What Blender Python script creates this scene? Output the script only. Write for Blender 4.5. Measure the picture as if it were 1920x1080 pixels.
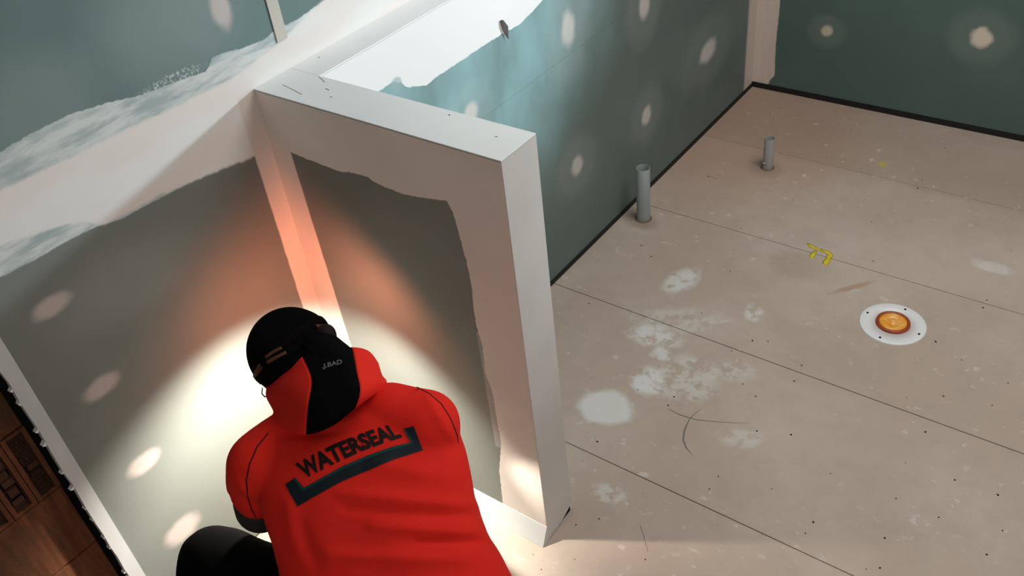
import bpy, bmesh, math, random
from mathutils import Vector, Matrix, noise
from mathutils.bvhtree import BVHTree
random.seed(7)
C = bpy.context.scene.collection
for o in list(bpy.data.objects): bpy.data.objects.remove(o)

# ------------------------------------------------------------------ camera
F_PX = 1702.85
CAM = Vector((1.67883, -1.14960, 2.08967))
MR = Vector((0.80648863, 0.58265388, -0.10045175))
MU = Vector((-0.30390717, 0.55425054, 0.774885))
MF = Vector((-0.50716519, 0.59440793, -0.62406945))
cam = bpy.data.objects.new('camera', bpy.data.cameras.new('camera')); C.objects.link(cam)
M = Matrix((MR, MU, -MF)).transposed().to_4x4(); M.translation = CAM
cam.matrix_world = M
cam.data.sensor_width = 36; cam.data.lens = F_PX / 1920 * 36
cam.data.clip_start = .02
bpy.context.scene.camera = cam
def at(x, y, d):
    """a point of the figure, from its bearing and its distance"""
    return CAM + d * (MF + MR * ((x - 960) / F_PX) - MU * ((y - 540) / F_PX))

# ------------------------------------------------------------------ light
sc = bpy.context.scene
sc.view_settings.view_transform = 'Standard'; sc.view_settings.look = 'None'
sc.view_settings.exposure = 0.0; sc.view_settings.gamma = 1; sc.view_settings.use_curve_mapping = False
w = bpy.data.worlds.new('world'); sc.world = w; w.use_nodes = True
w.node_tree.nodes['Background'].inputs[0].default_value = (.75, .8, .85, 1)
w.node_tree.nodes['Background'].inputs[1].default_value = .4
def lamp(name, kind, loc, target, energy, col, **kw):
    l = bpy.data.lights.new(name, kind); l.energy = energy; l.color = col
    for k, v in kw.items(): setattr(l, k, v)
    o = bpy.data.objects.new(name, l); C.objects.link(o); o.location = loc
    o.rotation_euler = (Vector(target) - Vector(loc)).to_track_quat('-Z', 'Y').to_euler()
    return o
# cool daylight shining low across the top of the half wall
lamp('daylight', 'SPOT', (2.05, 2.45, 1.71), (.1, .38, 1.17), 250, (.76, .93, 1.0), spot_size=math.radians(44), spot_blend=1.0, shadow_soft_size=.09)
# soft ceiling light of the room
lamp('ceiling_light', 'AREA', (1.5, 1.25, 2.62), (1.5, 1.25, 0), 40, (1.0, .97, .94), shape='RECTANGLE', size=1.4, size_y=1.4)
# added soft fill behind the camera, brightens the partition front and jacket
lamp('camera_side_fill', 'AREA', (2.9, -1.7, 1.8), (.6, .2, .9), 11, (1.0, .96, .93), shape='RECTANGLE', size=.9, size_y=1.8)
# the worker's head torch: white beam
LAMP = Vector((.335, -.24, .80))
lamp('head_torch_beam', 'SPOT', LAMP, LAMP + Vector((-.22, -.15, -.95)), 90, (1.0, .97, .86), spot_size=math.radians(116), spot_blend=.75, shadow_soft_size=.015)
lamp('red_spill_fill', 'SPOT', LAMP + Vector((-.01, .01, -.02)), LAMP + Vector((-.36, .22, -.38)), 9.0, (1.0, .30, .16), spot_size=math.radians(172), spot_blend=1.0, shadow_soft_size=.02)  # added red spot standing in for torch spill and bounce off the jacket
lamp('floor_strip_fill', 'SPOT', (.40, -.19, .40), (1.06, .03, 0), 34, (1.0, .87, .76), spot_size=math.radians(46), spot_blend=1.0, shadow_soft_size=.015)  # added low warm spot to brighten the floor strip and partition base

# ------------------------------------------------------------------ node helpers
class NB:
    def __init__(s, name, rough=.6, spec=.3):
        s.m = bpy.data.materials.new(name); s.m.use_nodes = True
        s.t = s.m.node_tree; s.b = s.t.nodes['Principled BSDF']
        s.b.inputs['Roughness'].default_value = rough; s.b.inputs['Specular IOR Level'].default_value = spec
        s.tc = None
    def n(s, ty, **kw):
        x = s.t.nodes.new(ty)
        for k, v in kw.items(): setattr(x, k, v)
        return x
    def put(s, sock, v):
        if hasattr(v, 'is_output'): s.t.links.new(v, sock)
        elif isinstance(v, (tuple, list)) and len(v) == 3 and sock.type == 'RGBA': sock.default_value = (*v, 1)
        else: sock.default_value = v
    def co(s):
        if not s.tc:
            s.tc = s.n('ShaderNodeTexCoord').outputs['Object']; sp = s.n('ShaderNodeSeparateXYZ')
            s.t.links.new(s.tc, sp.inputs[0]); s.xyz = sp.outputs
        return s.tc
    def ax(s, i): s.co(); return s.xyz[i]
    def ma(s, op, a, b=0., c=None, clamp=False):
        x = s.n('ShaderNodeMath', operation=op, use_clamp=clamp); s.put(x.inputs[0], a); s.put(x.inputs[1], b)
        if c is not None: s.put(x.inputs[2], c)
        return x.outputs[0]
    def noise(s, scale, detail=3, rough=.5, vec=None, stretch=None, seed=0):
        v = vec or s.co()
        mp = s.n('ShaderNodeMapping'); s.t.links.new(v, mp.inputs[0])
        mp.inputs['Location'].default_value = (seed * 3.1, seed * 1.7, seed * 2.3)
        if stretch: mp.inputs['Scale'].default_value = stretch
        x = s.n('ShaderNodeTexNoise'); s.t.links.new(mp.outputs[0], x.inputs['Vector'])
        x.inputs['Scale'].default_value = scale; x.inputs['Detail'].default_value = detail; x.inputs['Roughness'].default_value = rough
        return x.outputs['Fac']
    def rng(s, v, a, b, c=0., d=1.):
        x = s.n('ShaderNodeMapRange', interpolation_type='SMOOTHSTEP'); s.put(x.inputs[0], v)
        for i, q in enumerate((a, b, c, d)): x.inputs[i + 1].default_value = q
        return x.outputs[0]
    def mix(s, f, a, b):
        x = s.n('ShaderNodeMix', data_type='RGBA'); s.put(x.inputs[0], f); s.put(x.inputs[6], a); s.put(x.inputs[7], b)
        return x.outputs[2]
    def curve(s, u, pts):
        """v as a function of u through the points"""
        us = [p[0] for p in pts]; vs = [p[1] for p in pts]
        u0, u1, v0, v1 = min(us), max(us), min(vs) - .01, max(vs) + .01
        t = s.ma('DIVIDE', s.ma('SUBTRACT', u, u0), u1 - u0, clamp=True)
        fc = s.n('ShaderNodeFloatCurve'); c = fc.mapping.curves[0]
        P = sorted(((a - u0) / (u1 - u0), (b - v0) / (v1 - v0)) for a, b in pts)
        while len(c.points) < len(P): c.points.new(.5, .5)
        for q, (a, b) in zip(c.points, P): q.location = (a, b); q.handle_type = 'VECTOR'
        fc.mapping.update(); s.put(fc.inputs['Value'], t)
        return s.ma('ADD', s.ma('MULTIPLY', fc.outputs[0], v1 - v0), v0)
    def below(s, v, lim, soft=.003, amp=.006, ns=60, seed=0):
        """1 where v < lim with a ragged edge"""
        d = s.ma('SUBTRACT', lim, v)
        if amp: d = s.ma('ADD', d, s.ma('MULTIPLY', s.ma('SUBTRACT', s.noise(ns, 4, .6, seed=seed), .5), amp * 2))
        return s.rng(d, -soft, soft)
    def blob(s, u, v, cu, cv, ru, rv, soft=.35, amp=.5, ns=25, rot=0, seed=0):
        du = s.ma('SUBTRACT', u, cu); dv = s.ma('SUBTRACT', v, cv)
        c, sn = math.cos(rot), math.sin(rot)
        a = s.ma('DIVIDE', s.ma('ADD', s.ma('MULTIPLY', du, c), s.ma('MULTIPLY', dv, sn)), ru)
        b = s.ma('DIVIDE', s.ma('SUBTRACT', s.ma('MULTIPLY', dv, c), s.ma('MULTIPLY', du, sn)), rv)
        r = s.ma('SQRT', s.ma('ADD', s.ma('MULTIPLY', a, a), s.ma('MULTIPLY', b, b)))
        if amp: r = s.ma('ADD', r, s.ma('MULTIPLY', s.ma('SUBTRACT', s.noise(ns, 3, .6, seed=seed), .5), amp))
        return s.rng(r, 1 - soft, 1 + soft, 1, 0)
    def bump(s, h, strength=.2, dist=.002):
        x = s.n('ShaderNodeBump'); s.put(x.inputs['Height'], h); x.inputs['Strength'].default_value = strength
        x.inputs['Distance'].default_value = dist; s.t.links.new(x.outputs[0], s.b.inputs['Normal'])
    def out(s, c, rough=None):
        s.put(s.b.inputs['Base Color'], c)
        if rough is not None: s.put(s.b.inputs['Roughness'], rough)
        return s.m

GREEN = (.115, .17, .165)
MUD = (.74, .69, .65); MUDW = (.80, .78, .76); THIN = (.40, .44, .43)
def plain(name, col, rough=.6, spec=.3, var=.12, ns=12):
    b = NB(name, rough, spec); n = b.noise(ns, 4)
    return b.out(b.mix(n, tuple(c * (1 - var) for c in col), tuple(min(1, c * (1 + var)) for c in col)))
def green_base(b, u=None, v=None, G1=GREEN, G2=None):
    G2 = G2 or tuple(c * 1.2 for c in G1)
    n = b.noise(2.2, 3, .5, seed=3); f = b.noise(150, 2, .5)
    c = b.mix(b.rng(n, .35, .7), G1, G2)
    sc_ = b.rng(b.noise(34, 4, .7, seed=5), .74, .78)
    b.bump(f, .12, .0006)
    return b.mix(b.ma('MULTIPLY', sc_, .35), c, (.4, .43, .4))
def mud_col(b, seed=0, c0=MUD, c1=MUDW):
    return b.mix(b.rng(b.noise(5, 4, .55, seed=seed), .3, .7), c0, c1)

# left wall (y, z)
def m_left():
    b = NB('green_board_left', .55, .25); y, z = b.ax(1), b.ax(2); col = green_base(b)
    col = b.mix(b.below(z, 1.2, .001, 0), col, green_base(b, G1=(.158, .17, .155)))
    up = b.curve(y, [(-.9, 1.335), (-.568, 1.337), (-.501, 1.342), (-.42, 1.341), (-.341, 1.328), (-.272, 1.311), (-.221, 1.305), (-.167, 1.299), (-.106, 1.29), (-.092, 1.297), (-.088, 1.311), (-.053, 1.31), (-.025, 1.305), (-.003, 1.299), (.074, 1.292), (.096, 1.299), (.126, 1.299), (.178, 1.299), (.261, 1.309), (2.6, 1.30)])
    lo = b.curve(y, [(-.9, 1.12), (-.676, 1.119), (-.61, 1.113), (-.539, 1.112), (-.467, 1.106), (-.414, 1.091), (-.313, 1.085), (-.197, 1.079), (-.105, 1.072), (-.057, 1.071), (.5, 1.07)])
    lip = b.blob(y, z, -.20, 1.303, .085, .018, amp=.3)
    m1 = b.ma('MULTIPLY', b.below(z, up, .0015, .004, 90), b.ma('SUBTRACT', 1, b.below(z, lo, .002, .003, 40, 2)))
    dr = b.ma('MULTIPLY', lip, b.rng(b.noise(150, 3, .7, seed=8), .52, .56)); m1 = b.ma('MAXIMUM', m1, dr)
    upc = b.curve(y, [(-.9, 1.275), (-.601, 1.272), (-.372, 1.261), (-.054, 1.247), (.098, 1.27), (.3, 1.32), (.9, 1.33)])
    loc = b.curve(y, [(-.9, 1.19), (-.648, 1.174), (-.555, 1.155), (-.477, 1.126), (-.455, 1.10), (-.3, 1.09), (-.05, 1.05), (.5, 1.05)])
    m2 = b.ma('MULTIPLY', b.below(z, upc, .006, .006, 30), b.ma('SUBTRACT', 1, b.below(z, loc, .005, .008, 30, 2)))
    streak = b.rng(b.noise(9, 5, .6, stretch=(1, 1, 5), seed=2), .35, .65)
    thin = b.mix(streak, (.34, .40, .40), (.60, .62, .61))
    pk = b.rng(b.noise(3, 2, .5, stretch=(1, 1, 4), seed=6), .4, .6)
    core = b.mix(pk, (.72, .655, .62), (.72, .70, .68))
    col = b.mix(m1, col, thin); col = b.mix(m2, col, core)
    cm = b.ma('MULTIPLY', b.below(b.ma('MULTIPLY', y, -1), b.ma('ADD', .052, 0), .003, .003, 20), b.below(z, 1.2, .01, 0))
    col = b.mix(cm, col, (.68, .60, .55))
    for i, (cy, cz, ry, rz) in enumerate([(-.618, 1.003, .040, .022), (-.606, .763, .044, .024), (-.605, .505, .042, .026), (-.60, .235, .05, .035), (-.02, 1.40, .024, .045), (-.60, 1.60, .03, .03)]):
        col = b.mix(b.ma('MULTIPLY', b.blob(y, z, cy, cz, ry, rz, .38, .5, 22, seed=i), .8), col, (.54, .46, .43))
    for i, (cy, cz, ry, rz) in enumerate([(-.48, 1.38, .12, .1), (-.15, 1.42, .16, .12), (-.45, .95, .14, .08)]):
        col = b.mix(b.ma('MULTIPLY', b.blob(y, z, cy, cz, ry, rz, .6, .5, 8, seed=i), .16), col, (.5, .5, .48))
    return b.out(col)
# partition face to the shower (x, z)
def m_front():
    b = NB('green_board_partition_front', .55, .25); x, z = b.ax(0), b.ax(2); col = green_base(b, G1=(.158, .17, .155))
    tp = b.curve(x, [(0, 1.07), (.07, 1.051), (.132, 1.046), (.236, 1.043), (.262, 1.05), (.323, 1.054), (.332, 1.047), (.368, 1.042), (.43, 1.039), (.493, 1.049), (.551, 1.06), (.712, 1.06)])
    rt = b.curve(z, [(0, .56), (.082, .565), (.21, .572), (.33, .595), (.409, .592), (.505, .594), (.571, .579), (.661, .585), (.724, .576), (.772, .576), (.837, .582), (.911, .579), (.973, .571), (1.033, .564), (1.06, .551), (1.2, .55)])
    a = b.ma('SUBTRACT', 1, b.below(z, tp, .0012, .004, 55)); c = b.ma('SUBTRACT', 1, b.below(x, rt, .0012, .005, 60, 3))
    rt2 = b.ma('ADD', .583, b.ma('MULTIPLY', b.noise(14, 2, seed=4), .012))
    cth = b.ma('MULTIPLY', b.rng(x, .572, .574), b.ma('MULTIPLY', b.rng(z, .30, .31), b.rng(z, .70, .705, 1, 0)))
    e = b.below(x, b.curve(z, [(0, .10), (.55, .085), (.83, .076), (1.05, .07), (1.2, .07)]), .003, .002, 20)
    m = b.ma('MAXIMUM', b.ma('MAXIMUM', a, c), e)
    col = b.mix(b.ma('MULTIPLY', cth, .45), col, (.5, .47, .45))
    return b.out(b.mix(m, col, mud_col(b, 2, (.66, .60, .55), (.71, .65, .60))))
# ledge face to the room (y, z)
def m_face():
    b = NB('green_board_ledge_face', .5, .3); y, z = b.ax(1), b.ax(2); col = green_base(b, G1=(.115, .15, .14))
    lo = b.curve(y, [(.1, 1.09), (.307, 1.080), (.345, 1.082), (.372, 1.066), (.386, 1.045), (.462, 1.017), (.52, 1.022), (.626, 1.022), (.699, 1.023), (.801, 1.021), (.894, 1.016), (.965, 1.029), (1.024, 1.045), (1.3, 1.06), (2.6, 1.06)])
    m = b.ma('SUBTRACT', 1, b.below(z, lo, .0015, .005, 55))
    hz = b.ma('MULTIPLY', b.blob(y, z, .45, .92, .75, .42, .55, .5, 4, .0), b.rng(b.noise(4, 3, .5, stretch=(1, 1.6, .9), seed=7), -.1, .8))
    col = b.mix(b.ma('MULTIPLY', hz, .85), col, (.29, .47, .49))  # pale residue haze; part of the cool light is put into this colour
    nt = b.ma('MULTIPLY', b.blob(y, z, .352, 1.068, .022, .02, .2, .4), 1.0)
    col = b.mix(m, col, (.78, .77, .76))
    col = b.mix(b.ma('MULTIPLY', nt, .7), col, (.3, .4, .4))
    for i, (cy, cz, ry, rz, k) in enumerate([(1.142, .90, .035, .055, .8), (1.631, .795, .035, .05, .8), (2.167, .39, .07, .045, .8), (1.64, .345, .034, .036, .8), (1.142, .39, .035, .035, .75), (.622, .854, .03, .03, .9), (2.2, .80, .05, .05, .7), (.64, .39, .03, .03, .7)]):
        col = b.mix(b.ma('MULTIPLY', b.blob(y, z, cy, cz, ry, rz, .42, .6, 20, seed=i), k), col, (.62, .58, .55))
        col = b.mix(b.ma('MULTIPLY', b.blob(y, z, cy, cz, ry * 3.6, rz * 3.2, .35, .4, 8, seed=i), .10), col, (.6, .6, .56))
    col = b.mix(b.ma('MULTIPLY', b.rng(y, 2.55, 2.58), .9), col, (.62, .53, .47))
    return b.out(col)
def m_back():
    b = NB('green_board_back', .5, .3); x, z = b.ax(0), b.ax(2); col = green_base(b)
    col = b.mix(.6, col, (.065, .11, .095))
    lim = b.curve(z, [(0, .172), (.05, .186), (.075, .206), (.214, .200), (.441, .203), (1.3, .2), (2.7, .2)])
    m = b.below(x, lim, .002, .004, 40)
    strk = b.noise(6, 3, .5, stretch=(8, 1, .6), seed=3)
    col = b.mix(m, col, b.mix(strk, (.60, .50, .44), (.70, .60, .53)))
    for i, (cx, cz, r, k) in enumerate([(.425, .333, .026, .75), (1.045, .41, .04, 1), (1.66, .40, .035, .9), (.43, .95, .03, .8), (1.05, .96, .03, .8), (1.66, .96, .03, .8)]):
        col = b.mix(b.ma('MULTIPLY', b.blob(x, z, cx, cz, r, r, .34, .8, 22, seed=i), k), col, (.68, .60, .50))
        col = b.mix(b.ma('MULTIPLY', b.blob(x, z, cx, cz, r * 3.2, r * 2.8, .3, .3, 8, seed=i), .09), col, (.55, .55, .5))
    return b.out(col)
def m_floor():
    b = NB('fibre_cement_floor', .6, .25); x, y = b.ax(0), b.ax(1)
    col = b.mix(b.rng(b.noise(1.6, 3, .5, seed=1), .3, .7), (.43, .345, .285), (.50, .425, .36))
    col = b.mix(b.ma('MULTIPLY', b.rng(b.noise(14, 5, .65, seed=2), .35, .75), .35), col, (.36, .30, .25))
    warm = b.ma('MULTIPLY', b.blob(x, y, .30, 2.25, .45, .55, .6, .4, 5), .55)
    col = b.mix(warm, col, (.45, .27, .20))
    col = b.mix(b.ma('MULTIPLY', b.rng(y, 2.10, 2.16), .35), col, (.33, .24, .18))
    # plaster smears
    for i, (cx, cy, rx, ry, rot, k) in enumerate([(.556, .864, .085, .05, .2, .75), (.646, .667, .05, .06, .6, .8), (.62, .80, .035, .03, 0, .7), (.50, 1.17, .045, .085, -.2, .7), (.585, .50, .085, .075, .3, .72), (.796, 1.139, .03, .045, .3, .6), (.74, .74, .10, .10, 0, .45), (.86, .85, .06, .05, 0, .4), (1.0, .60, .06, .035, .4, .35), (.60, .98, .16, .06, .4, .35), (.767, .22, .05, .03, .2, .4), (1.40, 1.75, .06, .03, 0, .4)]):
        e = b.ma('MULTIPLY', b.blob(x, y, cx, cy, rx, ry, .35 if i != 4 else .2, .9, 16 if i != 4 else 9, rot, seed=i), (1.0 if i == 4 else b.rng(b.noise(14, 4, .6, seed=i), .3, .5) if i == 11 else b.rng(b.noise(22, 5, .6, seed=i), .34 if k > .6 else .42, .56)))
        col = b.mix(b.ma('MULTIPLY', e, min(1, k * 1.2)), col, (.66, .66, .64))
    sm = b.ma('MULTIPLY', b.rng(b.noise(26, 5, .62, seed=9), .615, .69), b.rng(b.noise(2.2, 2, .5, seed=4), .38, .62))
    col = b.mix(b.ma('MULTIPLY', sm, .6), col, (.62, .59, .55))
    st = b.rng(b.noise(13, 4, .6, stretch=(1, 3.2, 1), seed=12), .68, .73)
    col = b.mix(b.ma('MULTIPLY', st, .35), col, (.62, .60, .56))
    dk = b.rng(b.noise(20, 4, .6, stretch=(2, 1, 1), seed=15), .70, .78)
    col = b.mix(b.ma('MULTIPLY', dk, .4), col, (.22, .17, .13))
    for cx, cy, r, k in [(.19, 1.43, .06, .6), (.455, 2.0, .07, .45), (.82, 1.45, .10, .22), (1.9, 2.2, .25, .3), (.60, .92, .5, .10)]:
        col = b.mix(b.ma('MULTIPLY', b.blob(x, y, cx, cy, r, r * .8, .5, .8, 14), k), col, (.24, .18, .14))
    col = b.mix(b.ma('MULTIPLY', b.blob(x, y, 1.03, 1.42, .075, .012, .4, .8, 30, .9), .5), col, (.35, .17, .07))
    col = b.mix(b.ma('MULTIPLY', b.blob(x, y, .859, 2.241, .018, .018, .4, .9, 50), .7), col, (.55, .45, .03))
    b.bump(b.noise(70, 4, .6), .25, .001)
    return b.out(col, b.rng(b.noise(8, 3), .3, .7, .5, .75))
def m_white():
    b = NB('white_compound', .55, .3); c = b.mix(b.rng(b.noise(4, 4, .5, seed=1), .3, .7), (.76, .785, .79), (.82, .845, .85))
    sp = b.rng(b.noise(60, 3, .6, seed=4), .76, .80)
    b.bump(b.noise(25, 3), .15, .001)
    return b.out(b.mix(b.ma('MULTIPLY', sp, .3), c, (.4, .38, .36)))
def m_endcap():
    b = NB('partition_end_compound', .55, .3); c = b.mix(b.rng(b.noise(4, 4, .5, seed=1), .3, .7), (.53, .505, .48), (.58, .555, .53))
    b.bump(b.noise(25, 3), .15, .001); return b.out(c)
def m_brick():
    b = NB('brown_fired_brick', .85, .15)
    g = b.noise(9, 5, .6, stretch=(1, 5, .7), seed=2)
    c = b.mix(b.rng(g, .3, .7), (.10, .035, .018), (.20, .07, .032))
    c = b.mix(b.ma('MULTIPLY', b.rng(b.noise(5, 3, seed=5), .4, .65), .7), c, (.075, .045, .024))
    b.bump(b.noise(80, 4), .5, .002); return b.out(c)
WHITE = m_white(); ENDCAP = m_endcap(); LEFT = m_left(); FRONT = m_front(); FACE = m_face(); BACK = m_back(); FLOOR = m_floor(); BRICK = m_brick()
DARK = plain('black_recess', (.008, .007, .007), .9, .1); BLACK = plain('black_sealant', (.012, .012, .012), .6, .3)
BRICKD = plain('shaded_brick_recess', (.045, .022, .014), .9, .1, .4, 30)  # shade of the sunk panels is put into this darker brown
BRICKS = plain('stamp_brown', (.075, .034, .020), .9, .1, .3, 30)
PAINT = plain('room_paint', (.7, .7, .68), .8)

# ------------------------------------------------------------------ geometry helpers
def link(name, me, mat=None, parent=None, smooth=False):
    o = bpy.data.objects.new(name, me); C.objects.link(o)
    if mat and not me.materials: me.materials.append(mat)
    if parent: o.parent = parent
    if smooth:
        for p in me.polygons: p.use_smooth = True
    return o
def mesh(name, vs, fs, mat=None, parent=None, smooth=False):
    me = bpy.data.meshes.new(name); me.from_pydata([tuple(v) for v in vs], [], fs); me.update()
    bm = bmesh.new(); bm.from_mesh(me); bmesh.ops.recalc_face_normals(bm, faces=bm.faces); bm.to_mesh(me); bm.free()
    return link(name, me, mat, parent, smooth)
def boxvf(x0, x1, y0, y1, z0, z1):
    return ([(x, y, z) for z in (z0, z1) for y in (y0, y1) for x in (x0, x1)],
            [(0, 1, 3, 2), (4, 6, 7, 5), (0, 4, 5, 1), (2, 3, 7, 6), (0, 2, 6, 4), (1, 5, 7, 3)])
def box(name, a, mat, parent=None, bevel=0):
    o = mesh(name, *boxvf(*a), mat, parent)
    if bevel:
        bm = bmesh.new(); bm.from_mesh(o.data); bmesh.ops.bevel(bm, geom=bm.edges, offset=bevel, segments=2, affect='EDGES', profile=.6); bm.to_mesh(o.data); bm.free()
    return o
def prism(name, poly, axis, a, b, mat, parent=None):
    """poly in the two other axes, extruded from a to b along axis"""
    def P(t, p):
        q = list(p); q.insert(axis, t); return tuple(q)
    n = len(poly); vs = [P(a, p) for p in poly] + [P(b, p) for p in poly]
    fs = [tuple(range(n)), tuple(range(2 * n - 1, n - 1, -1))] + [(i, (i + 1) % n, n + (i + 1) % n, n + i) for i in range(n)]
    return mesh(name, vs, fs, mat, parent)
def lathe(name, prof, loc, mat, parent=None, n=48, smooth=True):
    vs = []; fs = []; m = len(prof)
    for i in range(n):
        a = 2 * math.pi * i / n
        for r, z in prof: vs.append((loc[0] + r * math.cos(a), loc[1] + r * math.sin(a), loc[2] + z))
    for i in range(n):
        j = (i + 1) % n
        for k in range(m - 1): fs.append((i * m + k, j * m + k, j * m + k + 1, i * m + k + 1))
    o = mesh(name, vs, fs, mat, parent, smooth)
    bm = bmesh.new(); bm.from_mesh(o.data); bmesh.ops.remove_doubles(bm, verts=bm.verts, dist=1e-6); bmesh.ops.recalc_face_normals(bm, faces=bm.faces); bm.to_mesh(o.data); bm.free()
    return o
def tube(name, pts, r, mat, parent=None, n=8, flat=1.0, nrm=None):
    vs = []; fs = []; pts = [Vector(p) for p in pts]
    for i, p in enumerate(pts):
        t = (pts[min(i + 1, len(pts) - 1)] - pts[max(i - 1, 0)]).normalized()
        a = (nrm[i] if nrm else Vector((0, 0, 1))); s = t.cross(a)
        if s.length < 1e-4: s = t.cross(Vector((1, 0, 0)))
        s.normalize(); u = s.cross(t)
        rr = r[i] if isinstance(r, (list, tuple)) else r
        for k in range(n):
            an = 2 * math.pi * k / n; vs.append(p + s * (rr * math.cos(an)) + u * (rr * flat * math.sin(an)))
    for i in range(len(pts) - 1):
        for k in range(n): fs.append((i * n + k, i * n + (k + 1) % n, (i + 1) * n + (k + 1) % n, (i + 1) * n + k))
    fs += [tuple(range(n)), tuple((len(pts) - 1) * n + k for k in range(n))]
    return mesh(name, vs, fs, mat, parent, True)
def struct(o, label=None):
    o['kind'] = 'structure'
    if label: o['label'] = label
    return o
def tag(o, label, cat, group=None):
    o['label'] = label; o['category'] = cat
    if group: o['group'] = group
    return o
def empty(name, loc=(0, 0, 0)):
    o = bpy.data.objects.new(name, None); C.objects.link(o); o.location = loc; o.empty_display_size = .1
    bpy.context.view_layer.update(); return o
def adopt(root, ch):
    for c in ch: c.parent = root; c.matrix_parent_inverse = Matrix.Translation(-root.location)

# ------------------------------------------------------------------ the room
B = 2.658; H = 1.2; L = .7115; T = .117; S = .098; XR = 3.3; YF = -2.2; ZC = 2.7; YE = -.734
floor = struct(box('floor', (-.3, XR + .1, YF - .1, B + .1, -.08, -.016), DARK))
edges = [YF, -1.481, -.881, -.281, .319, .938, 1.543, 2.143, B]
for i in range(len(edges) - 1):
    g = .0016 if i < 6 else .0009
    box('floor_sheet', (-.05 if edges[i + 1] > YE else -.03, XR, edges[i] + g, edges[i + 1] - g, -.0155, 0), FLOOR, floor)
struct(box('ceiling', (-.3, XR + .1, YF - .1, B + .1, ZC, ZC + .05), PAINT))
struct(box('wall_right', (XR, XR + .1, YF - .1, B + .1, 0, ZC), PAINT))
struct(box('wall_front', (-.3, XR, YF - .1, YF, 0, ZC), PAINT))
struct(box('wall_back', (-.1, XR, B, B + .013, .026, ZC), BACK))
struct(box('trim_2', (S + .002, XR, B - .004, B + .02, 0, .026), BLACK))
struct(box('trim_1', (S - .02, S + .005, T + .002, B - .004, 0, .018), BLACK))
wl = struct(box('wall_left', (-.013, 0, YE + .004, B, .010, ZC), LEFT))
# ragged white edge trim of the sheet
pts = []; n = 60
for i in range(n + 1):
    z = .006 + i * (ZC - .006) / n
    pts.append((z, YE - .029 + random.uniform(-.0015, .002)))
tp = [(YE + .003, .006)] + [(p[1], p[0]) for p in pts] + [(YE + .003, ZC)]
et = prism('edge_trim', tp, 0, -.012, .0035, plain('edge_plaster', (.50, .50, .50), .7), wl)
for k in range(16):    # torn plaster crumbs
    z = .1 + k * .062 + random.uniform(-.02, .02); y = YE - .031; h = random.uniform(.006, .016)
    prism('plaster_crumb', [(y + .004, z), (y - random.uniform(.002, .007), z - h * .6), (y + .001, z - h), (y + .005, z - h * .4)], 0, -.010, .002, WHITE, wl)
ct = box('joint_tape', (.0005, .0035, .0985, .130, 1.272, ZC), plain('beige_paper_tape', (.50, .47, .42), .7), wl)
# brick return beyond the sheet
wb = struct(box('wall_brick', (-.16, -.062, YF, YE + .15, 0, ZC), DARK))
zs = [-.055, .151, .357, .563, .763, .969, 1.175]; zs = [0 if z < 0 else z for z in zs]
while zs[-1] < ZC - .21: zs.append(zs[-1] + .206)
zs.append(ZC)
def brick_mesh(y0, y1, z0, z1, frogs):
    name = 'brick'; o = box(name, (-.12, -.05, y0, y1, z0, z1), BRICK, wb, .003); return o
for i in range(len(zs) - 1):
    y = YE - .034; first = True
    while y > YF + .02:
        yl = max(YF, y - .40); z0, z1 = zs[i] + .002, zs[i + 1] - .002
        if zs[i] == .563 and y > -1.4:
            # soldier course: each face a frame round a sunk panel with raised ridges
            yl = y - .058
            fr = .011; ff = [((y0), (y1), (a), (c)) for y0, y1, a, c in ((yl + .001, yl + fr, z0, z1), (y - fr, y - .001, z0, z1), (yl + fr, y - fr, z0, z0 + .008), (yl + fr, y - fr, z1 - .008, z1))]
            vs = []; fs = []
            for (a, c_, d, e) in ff:
                v, f = boxvf(-.12, -.05, a, c_, d, e); fs += [tuple(q + len(vs) for q in t) for t in f]; vs += v
            br = mesh('brick', vs, fs, BRICK, wb)
            bk = box('recess_panel', (-.12, -.057, yl + fr, y - fr, z0 + .008, z1 - .008), BRICKD, br)
            vs = []; fs = []; zz = z0 + .03; random.seed(int(-y * 1000))
            while zz < z1 - .03:
                for (dy0, dz0, dy1, dz1) in random.sample([(0, 0, 1, 0), (0, 0, 0, .016), (1, 0, 1, .016), (0, .016, 1, .016), (0, 0, 1, .016), (.5, 0, .5, .016)], 3):
                    y0 = yl + .017 + dy0 * .024; y1 = yl + .017 + dy1 * .024
                    v, f = boxvf(-.058, -.0535, min(y0, y1) - .0012, max(y0, y1) + .0012, zz + min(dz0, dz1) - .0012, zz + max(dz0, dz1) + .0012)
                    fs += [tuple(q + len(vs) for q in t) for t in f]; vs += v
                zz += .026
            mesh('raised_stamp', vs, fs, BRICKS, br)
            y = yl; continue
        brick_mesh(yl + .002, y - .002, z0, z1, 0); y = yl
random.seed(11)
# ledge wall along the left wall
lg = struct(box('wall_ledge', (.001, S - .004, T, B, .003, H - .004), DARK))
box('top_sheet', (0.0002, S, T - .0005, B, H - .0035, H), WHITE, lg)
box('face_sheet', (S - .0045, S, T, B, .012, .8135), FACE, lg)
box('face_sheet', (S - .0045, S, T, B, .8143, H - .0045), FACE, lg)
vs = [(S, .800, 1.062), (S + .012, .803, 1.066), (S + .02, .812, 1.045), (S + .008, .822, .998), (S + .001, .812, 1.02), (S + .002, .806, 1.064), (S + .014, .815, 1.03)]
mesh('torn_paper', vs, [(0, 1, 5), (1, 2, 6, 5), (0, 5, 4), (5, 6, 4), (6, 2, 3), (6, 3, 4)], plain('torn_grey_paper', (.25, .24, .23), .7), lg)
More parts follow.
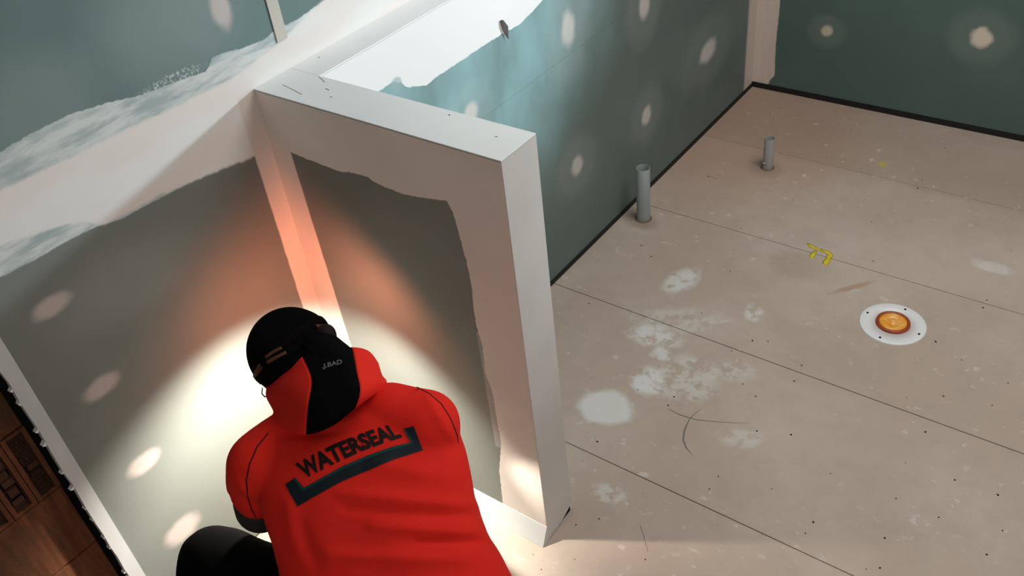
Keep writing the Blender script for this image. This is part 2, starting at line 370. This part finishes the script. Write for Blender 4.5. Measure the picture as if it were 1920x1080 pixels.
# partition
pw = struct(box('wall_partition', (.001, L - .003, .003, T - .003, .002, H - .003), DARK))
top = box('top_sheet', (0.0002, L, 0, T, H - .0025, H), WHITE, pw)
box('front_sheet', (.0, L - .0012, 0, .003, .008, H - .0045), FRONT, pw)
box('back_sheet', (S, L - .002, T - .003, T, .01, H - .003), WHITE, pw)
prism('end_sheet', [(.0005, .003), (T * .55, .006), (T, .030), (T, H - .004), (.0005, H - .004)], 0, L - .0028, L, ENDCAP, pw)
prism('corner_fillet', [(0, .0005), (-.028, .0005), (-.027, .003), (-.002, .060), (0, .060)], 0, .0, L + .001, plain('fillet_plaster', (.52, .53, .53), .6), pw)
sg = bpy.data.meshes  # small scuffs on the partition top
for i, (a, b_, c, d, e) in enumerate([(.05, .045, .13, .030, .0006), (.16, .075, .175, .072, .0008), (.20, .05, .205, .05, .001), (.645, .07, .65, .071, .001), (.5, .1, .505, .1, .0012), (.102, .112, .135, .098, .0006), (.02, .19, .025, .19, .0012)]):
    tube('scuff', [(a, b_, H + .0002), ((a + c) / 2, (b_ + d) / 2 + .001, H + .0002), (c, d, H + .0002)], e, DARK, pw, 6, .3)

# ------------------------------------------------------------------ floor details
DOTS = [(1328,331),(1390,428),(1487,375),(1270,391),(1252,409),(1203,460),(1221,481),(1273,460),(1369,509),(1124,546),(1104,569),(1316,587),(1411,638),(1280,633),(1503,685),(1372,658),(1196,731),(1371,703),(1393,720),(1253,760),(1264,744),(1120,828),(1092,864),(1347,893),(1330,917),(1447,917),(1483,815),(1417,743),(1488,714),(1700,745),(1769,743),(1803,675),(1850,563),(1843,577),(1554,551),(1565,595),(1754,640),(1755,642),(1890,718),(1896,470),(1721,353),(1720,353),(1838,280),(1772,277),(1595,243),(1444,214),(1551,293),(1539,310),(1634,416),(1680,417),(1621,374),(1729,338),(1616,508),(1411,639),(1637,490),(1419,808),(1680,935),(1624,1067),(1659,1009),(1557,888),(1525,979),(1650,1065),(1871,928),(1880,995),(1698,868),(1735,810),(1490,715),(1123,973),(1078,1049),(1210,1049),(1015,1068),(1080,984),(1440,640),(1240,380),(1510,1000),(1790,900),(1850,1040),(1760,970),(1860,760),(1000,1040)]
vs = []; fs = []
for i, (px, py) in enumerate(DOTS):
    r_ = MF + MR * ((px - 960) / F_PX) - MU * ((py - 540) / F_PX); p = CAM + r_ * (-CAM.z / r_.z)
    r = random.choice([.0016, .0022, .0028, .0032]); b0 = len(vs)
    vs += [(p.x + r * math.cos(k * math.pi / 4) * random.uniform(.8, 1.2), p.y + r * math.sin(k * math.pi / 4), .0003) for k in range(8)] + [(p.x, p.y, .0006)]
    fs += [(b0 + k, b0 + (k + 1) % 8, b0 + 8) for k in range(8)]
so = mesh('screw_heads', vs, fs, DARK, floor); so['kind'] = 'stuff'
PENCIL = plain('grey_pencil', (.17, .15, .13), .8); YEL = plain('yellow_crayon', (.62, .50, .03), .8, var=.3, ns=60)
def fl(px, py, z=.0003):
    r_ = MF + MR * ((px - 960) / F_PX) - MU * ((py - 540) / F_PX); p = CAM + r_ * (-CAM.z / r_.z); return Vector((p.x, p.y, z))
for nm, col, r, P in [('pencil_mark', PENCIL, [.0004, .0015, .0022, .0024, .0018, .0004], [(1312,768),(1293,785),(1283,808),(1281,825),(1287,840),(1298,853)]),
                      ('pencil_mark', PENCIL, [.0004, .0018, .0015, .001, .0008, .0003], [(1252,766),(1275,778),(1305,787),(1345,791),(1380,793),(1405,793)]),
                      ('pencil_mark', PENCIL, [.0006, .0008, .0004], [(1200,985),(1207,1005),(1215,1035)]),
                      ('pencil_mark', PENCIL, [.0008, .0012, .0004], [(1325,330),(1335,332),(1346,335)]),
                      ('yellow_mark', YEL, [.004, .009, .007, .006], [(1514,456),(1521,462),(1530,466),(1540,470)]),
                      ('yellow_mark', YEL, [.005, .010, .006], [(1530,470),(1524,478),(1521,485)]),
                      ('yellow_mark', YEL, [.006, .009, .011, .009], [(1538,468),(1550,472),(1557,478),(1552,486)]),
                      ('yellow_mark', YEL, [.008, .012, .009], [(1556,482),(1550,490),(1546,497)])]:
    tube(nm, [fl(*p) for p in P], r, col, floor, 6, .08)
# floor waste
FC = Vector((1.208, 1.298, 0)); wt = empty('floor_waste', FC)
PVC = plain('white_plastic', (.74, .75, .76), .35, .5, .03); AMB = NB('amber_plastic', .3, .5)
AMB = AMB.out(AMB.mix(AMB.rng(AMB.noise(40, 3), .4, .7), (.80, .33, .035), (.88, .52, .17))); RUST = plain('dark_red_plastic_rim', (.30, .05, .015), .4, .5, .4, 50)
adopt(wt, [lathe('flange', [(.054, .001), (.054, .0045), (.101, .0045), (.104, .003), (.104, .0)], FC, PVC),
           lathe('inner_rim', [(.043, .001), (.043, .011), (.047, .014), (.053, .012), (.0545, .004)], FC, RUST),
           lathe('cap', [(.0001, .013), (.012, .0135), (.013, .0115), (.020, .0115), (.022, .0135), (.036, .0135), (.043, .012), (.0435, .006)], FC, AMB)])
for a in (110, 200, 290, 20):
    a = math.radians(a - 28); p = FC + Vector((math.cos(a) * .088, math.sin(a) * .088, 0))
    adopt(wt, [lathe('screw', [(.0001, .0062), (.0035, .0058), (.0042, .0045)], p, DARK, n=12)])
tag(wt, 'round white floor drain flange with an amber orange plastic centre, on the floor', 'drain')
def pipe(x, y, r, h, label, col, dx=0):
    e = empty('waste_pipe', (x, y, 0)); m = NB('grey_pvc', .4, .4); cc = m.mix(m.rng(m.noise(10, 3, stretch=(3, 3, .6)), .3, .7), col, tuple(c * .85 for c in col)); m = m.out(cc)
    t = .003
    p = lathe('pipe_body', [(r, 0), (r, h - .001), (r - .001, h), (r - t + .0005, h), (r - t, h - .001), (r - t, .002), (.0001, .002)], (x, y, 0), m, n=40)
    col_ = lathe('floor_collar', [(r, .008), (r + .004, .006), (r + .007, .0005)], (x, y, 0), plain('brown_glue_ring', (.16, .12, .09), .7, var=.3), n=40)
    adopt(e, [p, col_]); tag(e, label, 'pipe', None); return e
pipe(.187, 1.452, .0268, .235, 'taller grey plastic waste pipe, nearer one, standing by the black gap of the ledge wall', (.30, .33, .33))
p2 = pipe(.460, 2.012, .0215, .142, 'shorter grey plastic waste pipe standing further back near the far corner', (.32, .31, .31))
wr = tube('glue_smear', [(.46 + .0225 * math.cos(t), 2.012 + .0225 * math.sin(t), .03 + .004 * math.sin(3 * t)) for t in [-2.4 + i * .12 for i in range(7)]], [.001, .003, .004, .0045, .004, .003, .001], PVC, None, 6, .4); adopt(p2, [wr])

# ------------------------------------------------------------------ person
def capsule(p0, r0, p1, r1, n=20, m=6):
    p0, p1 = Vector(p0), Vector(p1); d = p1 - p0; q = d.to_track_quat('Z', 'Y') if d.length > 1e-6 else Matrix.Identity(3).to_quaternion()
    rings = []
    for i in range(m + 1): a = -math.pi / 2 + (math.pi / 2) * i / m; rings.append((r0 * math.sin(a), r0 * math.cos(a)))
    for i in range(m + 1): a = (math.pi / 2) * i / m; rings.append((d.length + r1 * math.sin(a), r1 * math.cos(a)))
    vs = []; fs = []
    for z, r in rings:
        for k in range(n): t = 2 * math.pi * k / n; vs.append(p0 + q @ Vector((max(r, 1e-4) * math.cos(t), max(r, 1e-4) * math.sin(t), z)))
    for i in range(len(rings) - 1):
        for k in range(n): fs.append((i * n + k, i * n + (k + 1) % n, (i + 1) * n + (k + 1) % n, (i + 1) * n + k))
    fs += [tuple(range(n))[::-1], tuple((len(rings) - 1) * n + k for k in range(n))]
    return vs, fs
def chain(pts):
    return [capsule(pts[i][0], pts[i][1], pts[i + 1][0], pts[i + 1][1]) for i in range(len(pts) - 1)]
def ellip(c, ax, rad, n=28, m=18):
    c = Vector(c); vs = []; fs = []
    for i in range(m + 1):
        a = -math.pi / 2 + math.pi * i / m
        for k in range(n):
            t = 2 * math.pi * k / n; co = (max(math.cos(a), 1e-3) * math.cos(t), max(math.cos(a), 1e-3) * math.sin(t), math.sin(a))
            vs.append(c + sum((ax[j] * (rad[j] * co[j]) for j in range(3)), Vector()))
    for i in range(m):
        for k in range(n): fs.append((i * n + k, i * n + (k + 1) % n, (i + 1) * n + (k + 1) % n, (i + 1) * n + k))
    fs += [tuple(range(n))[::-1], tuple(m * n + k for k in range(n))]
    return vs, fs
def loft(rings):
    """rings: (centre, half width, half depth, width axis, depth axis)"""
    n = 36; vs = []; fs = []
    for c, a, d, wx, dx in rings:
        for k in range(n):
            t = 2 * math.pi * k / n; ct, st = math.cos(t), math.sin(t)
            f = lambda v: math.copysign(abs(v) ** .85, v)
            vs.append(c + wx * (a * f(ct)) + dx * (d * f(st)))
    for i in range(len(rings) - 1):
        for k in range(n): fs.append((i * n + k, i * n + (k + 1) % n, (i + 1) * n + (k + 1) % n, (i + 1) * n + k))
    fs += [tuple(range(n))[::-1], tuple((len(rings) - 1) * n + k for k in range(n))]
    return vs, fs
def fuse(name, parts, vox, mat, parent, smooth=6, deform=None):
    vs = []; fs = []
    for v, f in parts: fs += [tuple(q + len(vs) for q in t) for t in f]; vs += v
    o = mesh(name, vs, fs, mat)
    bm = bmesh.new(); bm.from_mesh(o.data)
    bmesh.ops.recalc_face_normals(bm, faces=bm.faces); bm.to_mesh(o.data); bm.free()
    r = o.modifiers.new('r', 'REMESH'); r.mode = 'VOXEL'; r.voxel_size = vox
    s = o.modifiers.new('s', 'SMOOTH'); s.iterations = smooth; s.factor = .6
    dg = bpy.context.evaluated_depsgraph_get(); me = bpy.data.meshes.new_from_object(o.evaluated_get(dg))
    o.modifiers.clear(); old = o.data; o.data = me; me.name = name
    if not me.materials: me.materials.append(mat)
    if deform:
        nr = [v.normal.copy() for v in me.vertices]
        for v, nn in zip(me.vertices, nr): v.co += nn * deform(v.co)
    for p in me.polygons: p.use_smooth = True
    me.update()
    if parent: adopt(parent, [o])
    return o
def px(co):
    r = co - CAM; d = r.dot(MF); return 960 + F_PX * r.dot(MR) / d, 540 - F_PX * r.dot(MU) / d

def red_mat():
    b = NB('red_fleece', .85, .15); n = b.noise(6, 3, .5)
    b.bump(b.noise(350, 2), .15, .0008)
    return b.out(b.mix(n, (.68, .016, .012), (.77, .027, .014)))
RED = red_mat(); BK = plain('black_cloth', (.0035, .0035, .0035), .95, .03, .3); SKIN = plain('skin', (.45, .26, .18), .5)
person = empty('person', (.60, -.62, 0))
tag(person, 'person crouching into the corner, seen from behind, red hooded jacket and black cap', 'person')
W3 = MR * .985 + MU * .20; W3.normalize()          # shoulder axis
ring = lambda x, y, d, hw, b_, tilt=.23: (at(x, y, d), hw * d / F_PX, b_, (MR * math.cos(tilt) + MU * math.sin(tilt)), MF)
# ---- skeleton
shL = at(486, 872, 1.745); elL = at(490, 950, 1.88); shR = at(800, 800, 1.72); elR = at(790, 850, 1.95)
haL = Vector((.30, -.26, .33)); haR = Vector((.44, -.20, .36))
hipL = at(690, 1215, 1.80); hipR = at(850, 1195, 1.80); knL = at(408, 1062, 2.0); anL = Vector((.26, -.70, .10)); toL = Vector((.10, -.60, .04))
knR = Vector((.74, -.30, .085)); anR = Vector((1.02, -.72, .09)); toR = Vector((1.03, -.76, .03))
neck = at(632, 745, 1.80); hd = at(550, 660, 1.86)
FD = Vector((-.30, .80, -.52)).normalized()           # where the face points
UD = (at(470, 560, 1.90) - hd); UD = (UD - FD * UD.dot(FD)).normalized(); SD = UD.cross(FD)
# ---- body under the clothes
def hand(wr, dr, up, side):
    dr = dr.normalized(); lat = dr.cross(up).normalized(); up = lat.cross(dr).normalized(); P = []
    pal = wr + dr * .075
    for k in range(4):
        o_ = lat * ((k - 1.5) * .020)
        P += [capsule(wr + o_ * .6 + dr * .01, .014, pal + o_, .011)]
        ln = [.038, .044, .041, .032][k]; a = pal + o_; d1 = (dr - up * .35).normalized(); b_ = a + d1 * ln
        d2 = (dr * .5 - up).normalized(); c = b_ + d2 * ln * .72; d3 = (-dr * .35 - up).normalized(); e = c + d3 * ln * .55
        P += chain([(a, .0095), (b_, .0085), (c, .0078), (e, .0068)])
    a = wr + lat * (-.026 * side) + dr * .02; b_ = a + (dr * .5 - lat * side * .7 - up * .3).normalized() * .038; c = b_ + (dr * .8 - up * .6).normalized() * .03
    P += chain([(a, .013), (b_, .0105), (c, .0085)])
    return P
hp = (hipL + hipR) / 2; dirL = (haL - elL); dirR = (haR - elR); UPV = Vector((0, 0, 1))
hands = hand(haL, Vector((-.3, .5, -.5)), UPV, 1) + hand(haR, Vector((-.5, .3, -.5)), UPV, -1)
chest = at(665, 870, 1.76); belly = at(705, 1010, 1.745)
body = [ellip(hd, (SD, FD, UD), (.073, .088, .088)), ellip(hd + FD * .03 - UD * .045, (SD, FD, UD), (.056, .06, .06))]
body += chain([(hd - UD * .03 - FD * .02, .055), (neck, .055), (chest, .085), (belly, .075), (hp, .085)])
body += chain([(neck, .06), (shL, .05), (elL, .038), (haL, .026)]) + chain([(neck, .055), (shR, .044), (elR, .038), (haR, .026)]) + hands
body += chain([(hipL, .085), (knL, .055), (anL, .038), (toL, .03)]) + chain([(hipR, .085), (knR, .055), (anR, .038), (toR, .03)])
fc = hd + FD * .088
body += chain([(fc + UD * .005, .007), (fc - UD * .026 + FD * .008, .010)])                    # nose
body += [ellip(fc - UD * .052 - FD * .010, (SD, FD, UD), (.024, .010, .008)), ellip(fc - UD * .082 - FD * .014, (SD, FD, UD), (.022, .018, .016))]   # lips, chin
for s in (-1, 1): body += [ellip(hd + SD * (.074 * s) - UD * .015 - FD * .005, (SD, FD, UD), (.010, .018, .030))]
fuse('body', body, .005, SKIN, person, 4)
for s in (-1, 1):
    v, f = ellip(fc + SD * (.029 * s) + UD * .002 - FD * .014, (SD, FD, UD), (.0125, .0125, .0125), 16, 10); adopt(person, [mesh('eye', v, f, plain('eye_white', (.6, .6, .58), .2), None, True)])
    v, f = ellip(fc + SD * (.029 * s) + UD * .001 - FD * .0035, (SD, FD, UD), (.006, .003, .006), 12, 8); adopt(person, [mesh('iris', v, f, plain('brown_iris', (.03, .015, .01), .2), None, True)])
# ---- trousers and boots
def wr2(co): return .004 * (noise.noise(co * 14) + .5 * noise.noise(co * 31))
fuse('trousers', chain([(hp + Vector((0, 0, .06)), .135), (hipL, .12), (knL, .088), (anL + Vector((0, 0, .03)), .062)]) + chain([(hp, .13), (hipR, .12), (knR, .082), (anR + Vector((0, 0, .02)), .06)])
     + [ellip(knL + Vector((-.005, .0, .0)), (MR, MU, MF), (.085, .088, .08))], .009, BK, person, 4, wr2)
for an, to in ((anL, toL), (anR, toR)):
    fuse('boot', chain([(an + Vector((0, 0, .04)), .052), (Vector((an.x, an.y, .055)), .052), (Vector((to.x, to.y, .042)), .041)]), .006, BK, person, 3)
# ---- gloves / dark sleeves
fuse('glove', chain([(at(486, 938, 1.84), .052), (elL, .054), (haL, .034)]) + hand(haL, Vector((-.3, .5, -.5)), UPV, 1), .0042, plain('dark_glove', (.02, .024, .018), .8), person, 2)
fuse('glove', chain([(at(800, 835, 1.80), .054), (elR, .054), (haR, .034)]) + hand(haR, Vector((-.5, .3, -.5)), UPV, -1), .0042, plain('dark_glove_2', (.02, .024, .018), .8), person, 2)
# ---- jacket
def seg(p, a, b):
    ax, ay = a; bx, by = b; dx, dy = bx - ax, by - ay; t = max(0, min(1, ((p[0] - ax) * dx + (p[1] - ay) * dy) / (dx * dx + dy * dy)))
    return math.hypot(p[0] - ax - t * dx, p[1] - ay - t * dy), t
FOLDS = [((640, 925), (892, 948), 11, .0045), ((700, 985), (900, 1000), 12, .005), ((620, 1040), (905, 1050), 14, .005), ((560, 980), (600, 1080), 12, -.003), ((800, 745), (850, 830), 7, .003),
         ((650, 955), (895, 968), 8, -.004), ((780, 1010), (910, 1015), 8, -.006), ((520, 815), (690, 800), 12, -.004), ((445, 900), (470, 930), 7, .004), ((430, 930), (480, 950), 6, -.003), ((700, 870), (860, 900), 14, .003), ((540, 940), (560, 1040), 12, .003)]
def jd(co):
    p = px(co); f = .0035 * noise.noise(co * 9) + .0015 * noise.noise(co * 24)
    if (co - CAM).dot(MF) < 1.80:
        for a, b_, wd, am in FOLDS:
            d, t = seg(p, a, b_); f += 1.7 * am * math.exp(-(d / wd) ** 2) * math.sin(math.pi * min(1, t * .8 + .15)) ** .6
    return f
jk = [loft([ring(618, 728, 1.80, 70, .055), ring(636, 752, 1.79, 120, .075, .2), ring(652, 786, 1.775, 165, .095, .24), ring(668, 835, 1.76, 192, .11, .24), ring(680, 885, 1.75, 197, .12, .22),
            ring(692, 935, 1.74, 196, .125, .20), ring(706, 985, 1.735, 193, .125, .18), ring(722, 1035, 1.73, 198, .125, .16), ring(740, 1085, 1.73, 210, .13, .15), ring(756, 1135, 1.73, 214, .13, .14), ring(765, 1170, 1.73, 200, .12, .13)])]
jk += chain([(at(560, 815, 1.77), .062), (at(490, 868, 1.745), .066), (at(482, 905, 1.79), .060), (at(487, 922, 1.82), .056)])
jk += chain([(at(735, 775, 1.74), .060), (at(797, 795, 1.725), .067), (at(799, 833, 1.79), .063), (at(795, 860, 1.90), .056)])
jk += [ellip(at(900, 1075, 1.74), (MR, MU, MF), (.048, .07, .07)), ellip(at(862, 972, 1.74), (MR, MU, MF), (.044, .034, .06))]
jacket = fuse('jacket', jk, .0075, RED, person, 5, jd)
bm = bmesh.new(); bm.from_mesh(jacket.data); bv = BVHTree.FromBMesh(bm)
def onback(x, y, off=.0012, tree=None):
    d = (at(x, y, 1) - CAM).normalized(); h = (tree or bv).ray_cast(CAM, d)
    if h[0] is None: return at(x, y, 1.7), -d
    return h[0] + h[1] * off, h[1]
def print_grid(name, rows, mat, off=.0012, parent=None):
    """rows: two polylines (upper, lower) of bearings; filled and laid on the cloth"""
    vs = []; fs = []
    for u, l in rows:
        for k in range(7): t = k / 6; vs.append(onback(u[0] + (l[0] - u[0]) * t, u[1] + (l[1] - u[1]) * t, off)[0])
    for i in range(len(rows) - 1):
        for k in range(6): fs.append((i * 7 + k, i * 7 + k + 1, (i + 1) * 7 + k + 1, (i + 1) * 7 + k))
    return mesh(name, vs, fs, mat, parent)
def lerp(a, b, t): return (a[0] + (b[0] - a[0]) * t, a[1] + (b[1] - a[1]) * t)
def poly_at(P, t):
    n = len(P) - 1; i = min(int(t * n), n - 1); return lerp(P[i], P[i + 1], t * n - i)
# bracket under the lettering: outline lower and upper edges
LO = [(558, 950), (590, 931), (640, 903), (690, 882), (740, 861), (793, 844)]
UP = [(570, 915), (600, 898), (645, 873), (690, 854), (735, 838), (772, 829)]
INK = plain('dark_teal_print', (.002, .010, .016), .6); TEAL = plain('teal_print_edge', (.003, .045, .045), .6)
pr_ = [print_grid('print_bracket', [(poly_at(UP, i / 30), poly_at(LO, i / 30)) for i in range(31)], INK),
       print_grid('print_bracket', [(lerp((535, 908), (558, 950), i / 10), lerp((554, 896), (572, 916), i / 10) if i < 10 else (571, 916)) for i in range(11)], INK, .0011),
       print_grid('print_bracket', [(lerp((757, 804), (772, 830), i / 10), lerp((776, 799), (793, 844), i / 10)) for i in range(11)], INK, .0011),
       print_grid('print_edge', [(poly_at(UP, i / 30), lerp(poly_at(UP, i / 30), poly_at(LO, i / 30), .22)) for i in range(31)], TEAL, .0016),
       print_grid('print_edge', [(lerp((554, 896), (571, 916), i / 8), lerp((550, 898), (568, 921), i / 8)) for i in range(9)], TEAL, .0016),
       print_grid('print_edge', [(lerp((757, 804), (771, 830), i / 8), lerp((761, 803), (776, 828), i / 8)) for i in range(9)], TEAL, .0016)]
def letter_mesh(name, txt, fmap, mat, off=.0014, tree=None, bold=0.0):
    cu = bpy.data.curves.new(name, 'FONT'); cu.body = txt; cu.size = 1; cu.offset = bold; cu.resolution_u = 3
    to = bpy.data.objects.new(name, cu); C.objects.link(to); bpy.context.view_layer.update()
    me = bpy.data.meshes.new_from_object(to.evaluated_get(bpy.context.evaluated_depsgraph_get())); bpy.data.objects.remove(to)
    b_ = bmesh.new(); b_.from_mesh(me); bmesh.ops.triangulate(b_, faces=b_.faces)
    for _ in range(2):
        bmesh.ops.subdivide_edges(b_, edges=[e for e in b_.edges if e.calc_length() > .09], cuts=1); bmesh.ops.triangulate(b_, faces=b_.faces)
    xs = [v.co.x for v in b_.verts]; ys = [v.co.y for v in b_.verts]; x0, x1, y0, y1 = min(xs), max(xs), min(ys), max(ys)
    for v in b_.verts: v.co = onback(*fmap((v.co.x - x0) / (x1 - x0), (v.co.y - y0) / (y1 - y0)), off, tree)[0]
    me.clear_geometry(); b_.to_mesh(me); b_.free(); me.materials.clear()
    return link(name, me, mat)
BASE = [(572, 899), (604, 882), (642, 863), (680, 846), (718, 832), (755, 820)]; TOPL = [(553, 870), (588, 852), (626, 833), (664, 818), (702, 804), (737, 794)]
pr_.append(letter_mesh('print_lettering', 'WATERSEAL', lambda s, t: lerp(poly_at(BASE, s), poly_at(TOPL, s), t), plain('black_print', (.006, .004, .004), .6), .0014, None, .042))
adopt(person, pr_)
SEAM = plain('dark_seam', (.06, .004, .004), .8)
def seam(P, r=.0015, mat=SEAM):
    hs = []
    for i in range(len(P) - 1):
        for k in range(5): hs.append(onback(*lerp(P[i], P[i + 1], k / 5), .0002))
    o = tube('seam', [h[0] for h in hs], r, mat, None, 6, .6, [h[1] for h in hs]); adopt(person, [o])
seam([(503, 812), (482, 838), (468, 870), (462, 900), (464, 930), (472, 955), (482, 975)])
seam([(782, 726), (805, 738), (828, 758), (845, 785), (857, 815), (860, 835)])
# ---- hood: red sides, black centre panel
HG = [[(506, 716, 1.835), (536, 692, 1.80), (568, 668, 1.765), (612, 660, 1.74), (660, 655, 1.745), (690, 661, 1.775), (706, 680, 1.82)],
      [(501, 742, 1.79), (540, 724, 1.72), (586, 712, 1.68), (632, 706, 1.66), (668, 698, 1.665), (698, 698, 1.71), (714, 704, 1.78)],
      [(515, 772, 1.76), (546, 768, 1.69), (580, 762, 1.645), (630, 750, 1.63), (674, 733, 1.64), (704, 720, 1.69), (722, 714, 1.76)],
      [(504, 790, 1.75), (540, 804, 1.695), (575, 811, 1.648), (622, 795, 1.64), (664, 763, 1.648), (694, 742, 1.685), (724, 722, 1.745)],
      [(510, 788, 1.80), (542, 796, 1.75), (576, 800, 1.70), (622, 785, 1.69), (662, 755, 1.70), (692, 736, 1.74), (720, 720, 1.79)]]
HG = [[(r[0][0] + 12, r[0][1] + 2, r[0][2] + .03)] + [(x + (6 if i < 3 else -2), y + 12, d + .045) for i, (x, y, d) in enumerate(r[1:-1])] + [(r[-1][0] - 8, r[-1][1] + 4, r[-1][2] + .03)] if j == -1 else r for j, r in enumerate(HG)]
inner = [(x + (8 if i < 3 else -4), y + 10, d + .05) for i, (x, y, d) in enumerate(HG[0])]
HG = [inner] + HG
def cr(a, b, c, d, t): return tuple(.5 * (2 * b[k] + (c[k] - a[k]) * t + (2 * a[k] - 5 * b[k] + 4 * c[k] - d[k]) * t * t + (3 * b[k] - a[k] - 3 * c[k] + d[k]) * t ** 3) for k in range(3))
def spl(P, u):
    n = len(P) - 1; i = min(int(u), n - 1); t = u - i; g = lambda k: P[max(0, min(n, k))]; return cr(g(i - 1), g(i), g(i + 1), g(i + 2), t)
def hood_piece(name, u0, u1, mat, lift=0):
    nu, nv = int((u1 - u0) * 8), 40; vs = []; fs = []
    for i in range(nu + 1):
        u = u0 + (u1 - u0) * i / nu
        for j in range(nv + 1):
            v = (len(HG) - 1) * j / nv; p = spl([spl(r, u) for r in HG], v)
            w_ = at(*p); w_ += (CAM - w_).normalized() * (.003 * noise.noise(w_ * 22) + lift); vs.append(w_)
    for i in range(nu):
        for j in range(nv): a = i * (nv + 1) + j; fs.append((a, a + 1, a + nv + 2, a + nv + 1))
    me = bpy.data.meshes.new(name); me.from_pydata([tuple(v) for v in vs], [], fs); o = link(name, me, mat, None, True)
    m = o.modifiers.new('t', 'SOLIDIFY'); m.thickness = .006; m.offset = 0
    return o
hood = hood_piece('hood', 0, 2, RED); hp_ = hood_piece('hood_panel', 2, 4, BK, .001); hr = hood_piece('hood', 4, 6, RED)
adopt(person, [hood, hp_, hr])
bpy.context.view_layer.update()
bm2 = bmesh.new(); bm2.from_object(hp_, bpy.context.evaluated_depsgraph_get()); bm2.transform(hp_.matrix_world); bv2 = BVHTree.FromBMesh(bm2)
adopt(person, [letter_mesh('hood_lettering', '.J.BAD', lambda s, t: (604 + 37 * s - 1.5 * t + 1.5, 695 - 9 * s - 11 * t - 1), plain('grey_print', (.16, .16, .17), .6), .001, bv2, .02)])
# ---- cap over the head and nape
cap = fuse('cap', [ellip(hd, (SD, FD, UD), (.090, .094, .096)), ellip(at(552, 690, 1.85), (MR, MU, MF), (.072, .065, .07))] + chain([(at(565, 695, 1.84), .066), (at(628, 716, 1.76), .060)]) + chain([(at(600, 660, 1.80), .045), (at(640, 700, 1.74), .05)]), .006, BK, person, 4)
bmc = bmesh.new(); bmc.from_mesh(cap.data)      # the opening for the face
bmesh.ops.delete(bmc, geom=[v for v in bmc.verts if (v.co - hd).dot(FD) > .028 and -.2 < (v.co - hd).dot(UD) < .036 and abs((v.co - hd).dot(SD)) < .075], context='VERTS')
bmc.to_mesh(cap.data); bmc.free()
bm3 = bmesh.new(); bm3.from_mesh(cap.data); bv3 = BVHTree.FromBMesh(bm3)
ORG = plain('amber_strap', (.10, .035, .012), .6, var=.3, ns=60)
strap = []
for nm, P, r in [('strap_stripe', [(478, 706), (481, 697), (486, 688), (490, 681)], .0035), ('strap_stripe', [(482, 703), (488, 694), (495, 686)], .002),
                 ('strap_stripe', [(499, 670), (510, 662), (522, 655), (531, 651)], .0032), ('strap_stripe', [(502, 679), (514, 672), (528, 665), (540, 659)], .0035),
                 ('strap_stripe', [(592, 613), (600, 612), (608, 613)], .004)]:
    hs = []
    for i in range(len(P) - 1):
        for k in range(4): hs.append(onback(*lerp(P[i], P[i + 1], k / 4), .0025, bv3))
    strap.append(tube(nm, [h[0] for h in hs], r, ORG, None, 8, .4, [h[1] for h in hs]))
# elastic band of the head torch, a ring round the cap
bc = hd + UD * .005; rp = []
for k in range(49):
    a = 2 * math.pi * k / 48; d = SD * math.cos(a) + FD * math.sin(a); h = bv3.ray_cast(bc + d * .3, -d); rp.append((h[0] if h[0] else bc + d * .09) + d * .001)
band = tube('torch_band', rp, .010, plain('black_elastic', (.004, .0035, .0035), .9, .03), None, 8, .18, [(p - bc).normalized() for p in rp])
v, f = ellip(at(611, 631, 1.80), (MR, MU, MF), (.0215, .0255, .02)); pack = mesh('battery_pack', v, f, plain('black_plastic', (.01, .006, .005), .7, .2), None, True)
fl_ = (fc + UD * .055 - FD * .004); th = lathe('torch_head', [(.0001, .022), (.018, .022), (.020, .018), (.020, 0), (.0001, 0)], (0, 0, 0), pack.data.materials[0], n=24)
th.matrix_world = Matrix.Translation(fl_) @ FD.to_track_quat('Z', 'Y').to_matrix().to_4x4(); th.data.transform(th.matrix_world); th.matrix_world = Matrix.Identity(4)
adopt(person, strap + [band, pack, th])
ear = tube('ear_loop', [at(*p) for p in [(492, 727, 1.83), (491, 738, 1.83), (496, 744, 1.82), (503, 742, 1.81)]], .0012, BK, None, 6); adopt(person, [ear])
bpy.context.view_layer.update()
